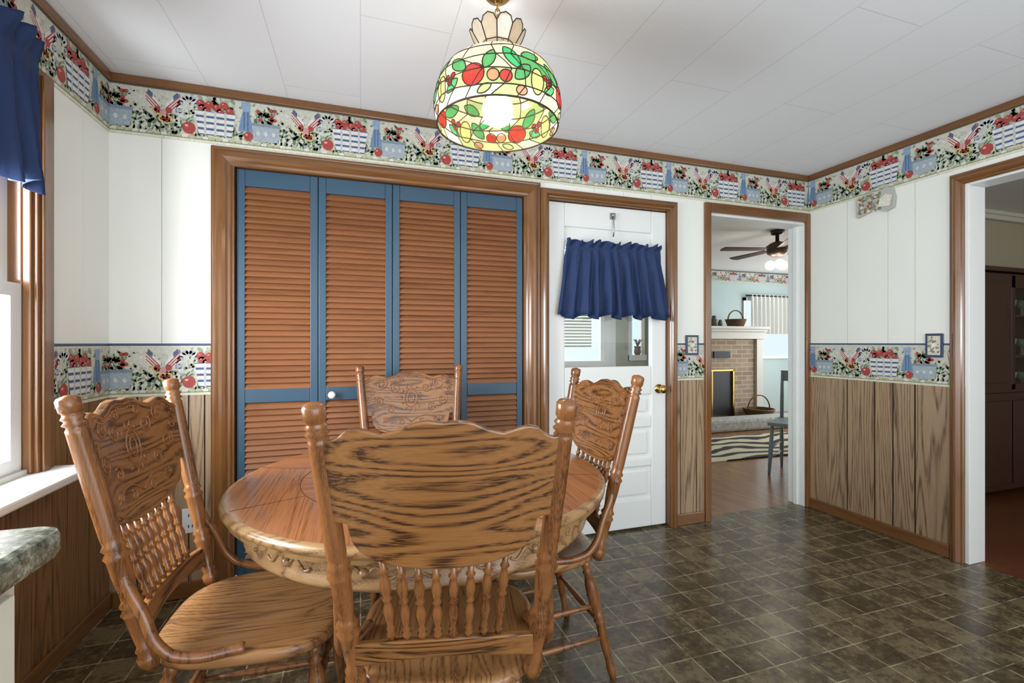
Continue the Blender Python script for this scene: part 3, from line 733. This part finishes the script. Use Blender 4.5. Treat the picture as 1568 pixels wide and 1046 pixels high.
for j in range(len(rows)-1):
    for k in range(NS):
        k2=(k+1)%NS; w_=2*pi if k2==0 else 0
        A=grid[j][k];B=(grid[j][k2][0]+w_,grid[j][k2][1]);C=(grid[j+1][k2][0]+w_,grid[j+1][k2][1]);Dd=grid[j+1][k]
        quads.append(([A,B,C,Dd],lr.choice(pal[j]),j))
        lm.tube([SP(A[0]*(1-t)+B[0]*t,A[1]*(1-t)+B[1]*t) for t in (0,.2,.4,.6,.8,1)],.0022 if j else .003,0,6)
        lm.tube([SP(A[0]*(1-t)+Dd[0]*t,A[1]*(1-t)+Dd[1]*t) for t in (0,.25,.5,.75,1)],.0018,0,6)
patches=[]
def patch(an,z,ra,rz,col,rot=0,leaf=False):
    patches.append((an%(2*pi),z,ra,rz,col,rot,leaf))
    n=18; pts=[]
    for q in range(n):
        t=2*pi*q/n; x=ra*cos(t); y=rz*sin(t)*(abs(sin(t))**.5 if leaf else 1)
        pts.append((x*cos(rot)-y*sin(rot),x*sin(rot)+y*cos(rot)))
    lm.tube([SP(an+X/RZ(z),z+Y) for X,Y in pts],.0021,0,6,closed=True)
F0=math.radians(-106)
for k in range(4):
    b0=F0+k*pi/2
    patch(b0-.13,2.045,.034,.019,GRN,1.2,True); patch(b0+.20,2.055,.044,.020,(.04,.44,.15),-1.0,True); patch(b0-.62,2.045,.040,.019,GRN,-.7,True)
    patch(b0-.36,2.0,.036,.034,RDD); patch(b0-.07,1.992,.018,.018,PK); patch(b0+.11,1.99,.019,.018,RDD)
    patch(b0+.36,2.01,.036,.019,GRN,.8,True); patch(b0+.60,1.995,.024,.040,(.70,.66,.22)); patch(b0+.52,2.075,.034,.016,GRN,.2,True)
    patch(b0-.72,1.985,.028,.014,(.1,.45,.18),.5,True)
    for q in range(3): patch(b0-.82+.06*q,2.015-.018*(q%2),.0095,.0095,(.75,.03,.04))
    patch(b0-.2,1.955,.024,.011,LG,.4,True); patch(b0+.35,1.955,.018,.013,PK)
def in_poly(p,q):
    for i in range(4):
        a,b=q[i],q[(i+1)%4]; c=(b[0]-a[0])*(p[1]-a[1])-(b[1]-a[1])*(p[0]-a[0])
        if c<-1e-9: return False
    return True
NA,NZ=288,56; vs=[];
for i in range(NZ+1):
    z=ZB+(ZTP-ZB)*i/NZ
    for k in range(NA): vs.append(SP(2*pi*k/NA,z))
m=MB(); m.v=vs
for i in range(NZ):
    z=ZB+(ZTP-ZB)*(i+.5)/NZ
    cand=[q for q in quads if min(p[1] for p in q[0])-.01<z<max(p[1] for p in q[0])+.01]
    for k in range(NA):
        an=2*pi*(k+.5)/NA; col=None
        for (pa,pz,ra,rz,c,rot,leaf) in reversed(patches):
            da=(an-pa+pi)%(2*pi)-pi; X=da*RZ(pz); Y=z-pz
            if abs(X)>.05 or abs(Y)>.05: continue
            x=X*cos(rot)+Y*sin(rot); y=-X*sin(rot)+Y*cos(rot)
            if abs(x)<ra:
                lim=math.sqrt(1-(x/ra)**2); lim=rz*lim*(lim**.5 if leaf else 1)
                if abs(y)<lim: col=c; break
        if col is None:
            for q,c,j in cand:
                if in_poly((an,z),q) or in_poly((an-2*pi,z),q) or in_poly((an+2*pi,z),q): col=c;break
        if col is None: col=CRE
        k2=(k+1)%NA
        m.f.append([i*NA+k,i*NA+k2,(i+1)*NA+k2,(i+1)*NA+k]); m.m.append(0); m.sm.append(True); m.c.append(col)
n=10
def q3(r_,a_,z): return (r_*cos(a_),r_*sin(a_),z)
for k in range(n):
    a0=2*pi*k/n;a1=2*pi*(k+1)/n; am=(a0+a1)/2; cc=[(.80,.66,.50),(.82,.74,.60)][k%2]
    m.add([q3(.058,a0,2.172),q3(.058,a1,2.172),q3(.062,a1,2.205),q3(.062,a0,2.205)],[(0,1,2,3)],0,False,(.75,.62,.45))
    m.add([q3(.062,a0,2.205),q3(.062,a1,2.205),q3(.088,a1,2.245),q3(.094,a1-.12,2.262),q3(.097,am,2.268),q3(.094,a0+.12,2.262),q3(.088,a0,2.245)],[(0,1,2,3,4,5,6)],0,False,cc)
    lm.tube([q3(.058,a0,2.172),q3(.062,a0,2.205),q3(.088,a0,2.245)],.002,0,6); lm.tube([q3(.088,a0,2.245),q3(.094,a0+.12,2.262),q3(.097,am,2.268),q3(.094,a1-.12,2.262),q3(.088,a1,2.245)],.002,0,6)
    lm.tube([q3(.062,a0,2.205),q3(.062,a1,2.205)],.002,0,6)
m.obj('glass_shade',[gm],e,recalc=False); lm.obj('lead_lines',[lead],e)
m=MB(); m.tube([(.068*cos(t),.068*sin(t),2.171) for t in [2*pi*k/24 for k in range(24)]],.007,0,6,closed=True)
m.tube([(-.060,0,2.2),(0,0,2.215),(.060,0,2.2)],.004); m.tube([(0,-.060,2.2),(0,0,2.215),(0,.060,2.2)],.004)
m.lathe((0,0,2.04),(0,0,2.24),[(0,.018),(.35,.018),(.38,.006),(1,.006)],0,12)
z=2.245;i=0
while z<2.375:
    rot=pi/2*(i%2); m.tube([(.009*cos(t)*cos(rot),.009*cos(t)*sin(rot),z+.015*sin(t)) for t in [2*pi*k/10 for k in range(10)]],.0025,0,5,closed=True); z+=.021;i+=1
m.lathe((0,0,2.372),(0,0,2.398),[(0,.015),(.3,.04),(1,.055)],0,20)
m.obj('chain_and_fittings',[brass],e)
m=MB(); m.ball((0,0,1.992),.054,sz=1.05,seg=24); m.obj('bulb',[emit('bulb_glow',(1,.88,.72),34)],e)

# ------------------------------------------------------------------ porch behind entry door
tanw=plain('porch_wall',(.42,.44,.34),.7); 
m=MB()
for x0,x1,z0,z1 in [(.9,1.30,0,2.4),(1.30,1.68,0,1.02),(1.30,1.68,1.95,2.4),(1.68,1.885,0,2.4),(1.885,2.02,0,1.06),(1.885,2.02,1.9,2.4),(2.02,2.14,0,2.4)]: m.box(x0,x1,3.0,3.05,z0,z1)
m.box(2.08,2.14,2.68,3.0,0,2.4)
m.obj('wall_porch',[tanw])
m=MB()
for x0,x1,z0 in [(1.30,1.68,1.02),(1.885,2.02,1.06)]:
    m.box(x0,x0+.025,2.985,3.02,z0,1.9); m.box(x1-.03,x1,2.985,3.02,z0,1.9); m.box(x0,x1,2.96,3.02,z0,z0+.04); m.box(x0,x1,2.985,3.02,1.42,1.45)
m.box(1.68,1.77,2.98,3.0,0,2.1)
m.obj('window_2',[white_paint])
m=MB()
for k in range(18): m.box(1.33,1.56,2.955,2.97,1.16+.022*k,1.172+.022*k)
m.obj('window_blinds',[plain('blind_cream',(.5,.48,.34),.6)])
m=MB(); m.lathe((1.95,2.975,1.101),(1.95,2.975,1.165),[(0,.018),(.3,.026),(.7,.022),(1,.026)]); 
for k in range(7): m.tube([(1.95,2.975,1.16),(1.95+.02*cos(k),2.970+.01*sin(k),1.20),(1.95+.035*cos(k),2.968+.012*sin(k),1.215)],.004)
m.obj('potted_plant',[plain('plant_pot_brown',(.12,.06,.03),.6,noise=.4)])

# ------------------------------------------------------------------ living room
livw=plain('living_wall_blue',(.42,.54,.53),.6)
m=MB(); m.box(2.14,8,6.2,6.3,0,H); m.obj('wall_living_back',[livw])
m=MB(); m.box(2.15,2.2,3.06,6.2,0,H); m.obj('wall_living_left',[livw])
TLv=lambda s,d,z:(s,6.2-d,z)
border('wallpaper_border_living',TLv,[(5.0,7.8)],5.3,2.2,2.39,.9,[(.9,1,(.1,.1,.1))])
mm,nt,b=new_mat('fireplace_brick'); tc=nt.nodes.new('ShaderNodeTexCoord'); mp=nt.nodes.new('ShaderNodeMapping'); mp.inputs['Rotation'].default_value=(pi/2,0,0)
br=nt.nodes.new('ShaderNodeTexBrick'); br.inputs['Scale'].default_value=1; br.inputs['Brick Width'].default_value=.2; br.inputs['Row Height'].default_value=.068; br.inputs['Mortar Size'].default_value=.006
br.inputs['Color1'].default_value=(.42,.33,.22,1); br.inputs['Color2'].default_value=(.30,.21,.14,1); br.inputs['Mortar'].default_value=(.5,.47,.4,1)
nt.links.new(tc.outputs['Object'],mp.inputs[0]); nt.links.new(mp.outputs[0],br.inputs[0]); nt.links.new(br.outputs[0],b.inputs['Base Color']); b.inputs['Roughness'].default_value=.8
e=empty('fireplace'); m=MB()
m.box(5.456,5.85,5.7,6.19,0,1.25); m.box(4.3,4.6,5.7,6.19,0,1.25); m.box(4.6,5.456,5.7,6.19,.79,1.25); m.box(4.3,5.85,5.25,5.7,0,.05); m.obj('brick_surround',[mm],e)
m=MB(); m.box(4.61,5.45,5.72,6.1,.05,.785,0); 
for x in (4.62,5.43): m.box(x-.012,x+.012,5.69,5.72,.05,.78,1)
m.box(4.62,5.44,5.69,5.72,.76,.785,1); m.box(4.62,5.44,5.69,5.72,.05,.08,1); m.box(5.02,5.04,5.69,5.72,.08,.76,1)
m.obj('firebox',[plain('soot_black',(.02,.022,.024),.4),brass],e)
m=MB(); m.box(5.85,5.97,5.66,6.19,0,1.25); m.box(4.2,6.0,5.64,6.19,1.25,1.36); m.box(4.15,6.03,5.58,6.19,1.40,1.44); m.box(4.18,6.01,5.61,6.19,1.36,1.40); m.obj('mantel',[plain('mantel_cream',(.62,.62,.56),.4)],e,bevel=.004)
m=MB(); m.box(5.05,5.35,5.675,5.70,.96,1.06); m.obj('grille',[darkm],e)
m=MB(); m.box(4.2,5.95,4.95,5.22,0,.17); m.obj('hearth_cushion',[plain('cushion_fabric',(.42,.43,.42),.9,noise=.7,nscale=30)],bevel=.04)
def basket(name,x,y,z,r,h,col=(.16,.09,.045)):
    e=empty(name,(x,y,z)); m=MB(); mt=plain(name+'_wicker',col,.8,noise=.4,nscale=80,bump=.5)
    for k in range(8):
        rr=r*(.75+.25*k/7); m.tube([(rr*cos(t),rr*sin(t),.008+h*k/8) for t in [2*pi*q/20 for q in range(20)]],h/14,0,6,closed=True)
    m.revolve((0,0,0),[(.001,.004),(r*.74,.004),(r*.96,h*.9)],0,20)
    m.tube([(r*cos(t),0,h*.9+r*1.0*sin(t)) for t in [pi*q/12 for q in range(13)]],.010,0,6)
    m.obj('weave',[mt],e); return e
basket('wicker_basket',5.62,5.85,1.441,.15,.12)
basket('wicker_basket',5.68,5.46,.051,.21,.16)
e=empty('mantel_jar',(5.2,5.85,1.441)); m=MB(); m.lathe((0,0,0),(0,0,.17),[(0,.03),(.1,.05),(.6,.055),(.75,.03),(.85,.03),(.9,.04),(1,.02)],0,16); m.lathe((.12,0,0),(.12,0,.11),[(0,.02),(.2,.035),(.7,.03),(1,.015)],0,14); m.obj('jar',[plain('jar_dark',(.10,.09,.08),.3)],e)
# living-room window with short curtains
m=MB()
m.box(6.10,7.2,.004,.03,.92,.97,0,(1,1,1),TLv); m.box(6.10,6.15,.004,.03,.92,1.95,0,(1,1,1),TLv); m.box(7.15,7.2,.004,.03,.92,1.95,0,(1,1,1),TLv); m.box(6.10,7.2,.004,.03,1.90,1.95,0,(1,1,1),TLv); m.box(6.15,7.15,.004,.02,1.36,1.40,0,(1,1,1),TLv)
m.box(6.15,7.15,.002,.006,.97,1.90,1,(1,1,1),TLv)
m.obj('window_3',[white_paint,emit('emissive_window_pane',(.75,.88,1),.9)])  # pane emits its own glow in place of daylight; solid wall behind
m=MB(); vs=[];N_=60
for z in (1.34,1.6,2.0):
    for i in range(N_+1): s=6.20+.95*i/N_; vs.append((s,6.12-.025*sin(i*1.1)*(1.2 if z<1.9 else .5),z))
e=empty('curtain_panel'); m.add(vs,[(j*(N_+1)+i,j*(N_+1)+i+1,(j+1)*(N_+1)+i+1,(j+1)*(N_+1)+i) for j in range(2) for i in range(N_)],0,True); m.obj('cloth',[plain('curtain_white',(.66,.68,.64),.8)],e)
m=MB(); m.tube([(6.10,6.12,1.98),(6.7,6.12,1.98),(7.3,6.12,1.98)],.012); m.obj('rod',[darkm],e)
mm,nt,b=new_mat('zebra_rug'); tc=nt.nodes.new('ShaderNodeTexCoord'); w=nt.nodes.new('ShaderNodeTexWave'); w.inputs['Scale'].default_value=1.6; w.inputs['Distortion'].default_value=9; w.inputs['Detail'].default_value=1.5; w.bands_direction='Y'
cr=nt.nodes.new('ShaderNodeValToRGB'); cr.color_ramp.interpolation='CONSTANT'; cr.color_ramp.elements[0].color=(.03,.03,.035,1); cr.color_ramp.elements[1].position=.42; cr.color_ramp.elements[1].color=(.68,.62,.45,1)
nt.links.new(tc.outputs['Object'],w.inputs[0]); nt.links.new(w.outputs[0],cr.inputs[0]); nt.links.new(cr.outputs[0],b.inputs['Base Color']); b.inputs['Roughness'].default_value=.95
m=MB(); m.box(2.9,5.3,3.75,4.7,.001,.014); m.obj('zebra_rug',[mm],bevel=.004)
e=empty('ceiling_fan',(4.27,3.86,0)); m=MB()
m.lathe((0,0,2.28),(0,0,2.398),[(0,.02),(.6,.02),(.65,.06),(1,.07)]); m.lathe((0,0,2.12),(0,0,2.28),[(0,.05),(.2,.10),(.7,.11),(.9,.07),(1,.03)],0,20)
for k in range(5):
    a=2*pi*k/5+.35; ca,sa=cos(a),sin(a)
    P=lambda r_,w_,z:(r_*ca-w_*sa,r_*sa+w_*ca,z)
    m.add([P(.13,-.04,2.19),P(.6,-.06,2.185),P(.62,0,2.19),P(.6,.06,2.20),P(.13,.04,2.20),P(.13,-.04,2.197),P(.6,-.06,2.192),P(.62,0,2.197),P(.6,.06,2.207),P(.13,.04,2.207)],[(0,1,2,3,4),(5,6,7,8,9)]+[(i,(i+1)%5,5+(i+1)%5,5+i) for i in range(5)])
m.obj('motor_and_blades',[plain('fan_dark_wood',(.06,.03,.02),.4)],e)
m=MB()
for k in range(3):
    a=2*pi*k/3; m.ball((.07*cos(a),.07*sin(a),2.03),.05)
m.obj('light_globes',[emit('fan_globe',(1,.88,.7),14)],e)
e=empty('painted_side_chair',(3.80,3.20,0),math.radians(-60)); m=MB()
for x in(-.18,.18):
    m.lathe((x,-.18,.44),(x*1.1,-.22,0),[(0,.014),(.5,.019),(1,.011)]); m.lathe((x,.18,0),(x,.18,.44),[(0,.011),(.5,.019),(1,.014)]); m.lathe((x,.18,.44),(x*1.05,.25,.92),[(0,.016),(.5,.016),(1,.012)])
m.box(-.21,.21,-.22,.22,.44,.47); m.box(-.18,.18,.235,.25,.82,.92)
for k in range(4): m.lathe((-.12+.08*k,.19,.46),(-.12+.08*k,.243,.83),[(0,.007),(1,.007)])
for z in(.15,.24):
    m.lathe((-.19,-.2,z),(-.185,.18,z),[(0,.009),(1,.009)]); m.lathe((.19,-.2,z),(.185,.18,z),[(0,.009),(1,.009)])
m.obj('body',[plain('chair_grey_paint',(.27,.33,.36),.5)],e)

# ------------------------------------------------------------------ hall + hutch
hw=plain('hall_wall_olive',(.46,.42,.29),.7)
m=MB(); m.box(3.232,7.0,2.69,2.72,0,H); m.obj('wall_hall',[hw])
m=MB(); m.box(6.6,6.65,-1.6,2.69,0,H); m.obj('wall_hall_east',[hw])
m=MB(); m.box(3.24,6.6,-1.6,-1.55,0,H); m.obj('wall_hall_south',[hw])
m=MB(); m.box(3.24,6.6,2.65,2.688,2.32,2.399); m.box(3.24,6.6,2.63,2.65,2.36,2.399); m.obj('trim_hall_crown',[plain('crown_cream',(.72,.7,.6),.5)],bevel=.01)
e=empty('china_hutch'); hm=wood('hutch_dark_cherry',(.014,.004,.002),(.05,.014,.006),'Z',rings=8,ringw=.3,rough=.4,coat=0)
m=MB(); hx0,hx1,hy0,hy1=4.40,6.0,2.24,2.64
m.box(hx0,hx0+.03,hy0,hy1,.0,1.74); m.box(hx1-.03,hx1,hy0,hy1,0,1.74); m.box(hx0,hx1,hy1-.02,hy1,.0,1.74); m.box(hx0-.03,hx1+.03,hy0-.03,hy1,1.74,1.775); m.box(hx0-.015,hx1+.015,hy0-.015,hy1,.05,.8)
for z in(1.07,1.40): m.box(hx0+.03,hx1-.03,hy0+.05,hy1-.02,z,z+.015)
m.box(hx0,4.84,hy0-.008,hy0+.014,.80,1.73); m.box(4.47,4.78,hy0-.016,hy0-.008,.88,1.66)
for x0,x1 in [(4.84,5.4),(5.4,5.98)]:
    m.box(x0,x0+.05,hy0-.008,hy0+.014,.82,1.72); m.box(x1-.05,x1,hy0-.008,hy0+.014,.82,1.72); m.box(x0,x1,hy0-.008,hy0+.014,.80,.87); m.box(x0,x1,hy0-.008,hy0+.014,1.62,1.73)
for k in range(4): m.box(hx0+.03+k*.39,hx0+.40+k*.39,hy0-.03,hy0-.015,.1,.74)
m.obj('carcass',[hm],e,bevel=.004)
m=MB()
for z in (.80,1.085,1.415):
    for q in range(6):
        x=4.95+q*.16; m.lathe((x,hy0+.2,z),(x,hy0+.2,z+.14),[(0,.025),(.1,.012),(.5,.01),(.6,.03),(1,.04)],0,14)
m.obj('crockery',[plain('china_green_white',(.35,.45,.32),.3)],e)
m=MB(); m.box(4.88,hx1-.06,hy0+.001,hy0+.004,.86,1.63); m.obj('glass',[pane],e)

# ------------------------------------------------------------------ light
w=bpy.data.worlds.new('world'); scene.world=w; w.use_nodes=True
bg=w.node_tree.nodes['Background']; bg.inputs[0].default_value=(.92,.96,1.0,1); bg.inputs[1].default_value=2.0
def area(name,loc,rot,sx,sy,p,col=(1,1,1)):
    l=bpy.data.lights.new(name,'AREA'); l.shape='RECTANGLE'; l.size=sx; l.size_y=sy; l.energy=p; l.color=col
    o=bpy.data.objects.new(name,l); o.location=loc; o.rotation_euler=rot; scene.collection.objects.link(o); return o
area('window_daylight',(-1.45,1.43,1.45),(0,-pi/2,0),1.2,1.1,100,(.92,.96,1))
area('rear_ceiling_fill',(1.2,-1.5,1.2),(math.radians(125),0,0),2.6,1.2,26,(.88,.94,1))  # added fill behind the camera, tilted up to brighten the ceiling
area('living_fill',(7.2,4.6,1.5),(0,pi/2,0),1.5,1.8,28,(.96,.98,1))  # added fill lighting the living room from its right, not a modelled window
area('hall_fill',(5.2,-1.3,1.5),(pi/2,0,0),2,1.6,25,(.95,.97,1))  # added fill inside the enclosed hall, no window behind it

# ------------------------------------------------------------------ camera
cd=bpy.data.cameras.new('camera'); cd.sensor_width=36; cd.lens=36*710/1568; cd.shift_y=2/1568; cd.clip_start=.02
co=bpy.data.objects.new('camera',cd); co.location=(0,0,1.19); co.rotation_euler=(pi/2,0,-math.radians(18.1)); scene.collection.objects.link(co); scene.camera=co
scene.view_settings.view_transform='Standard'; scene.view_settings.look='None'; scene.view_settings.exposure=0.27
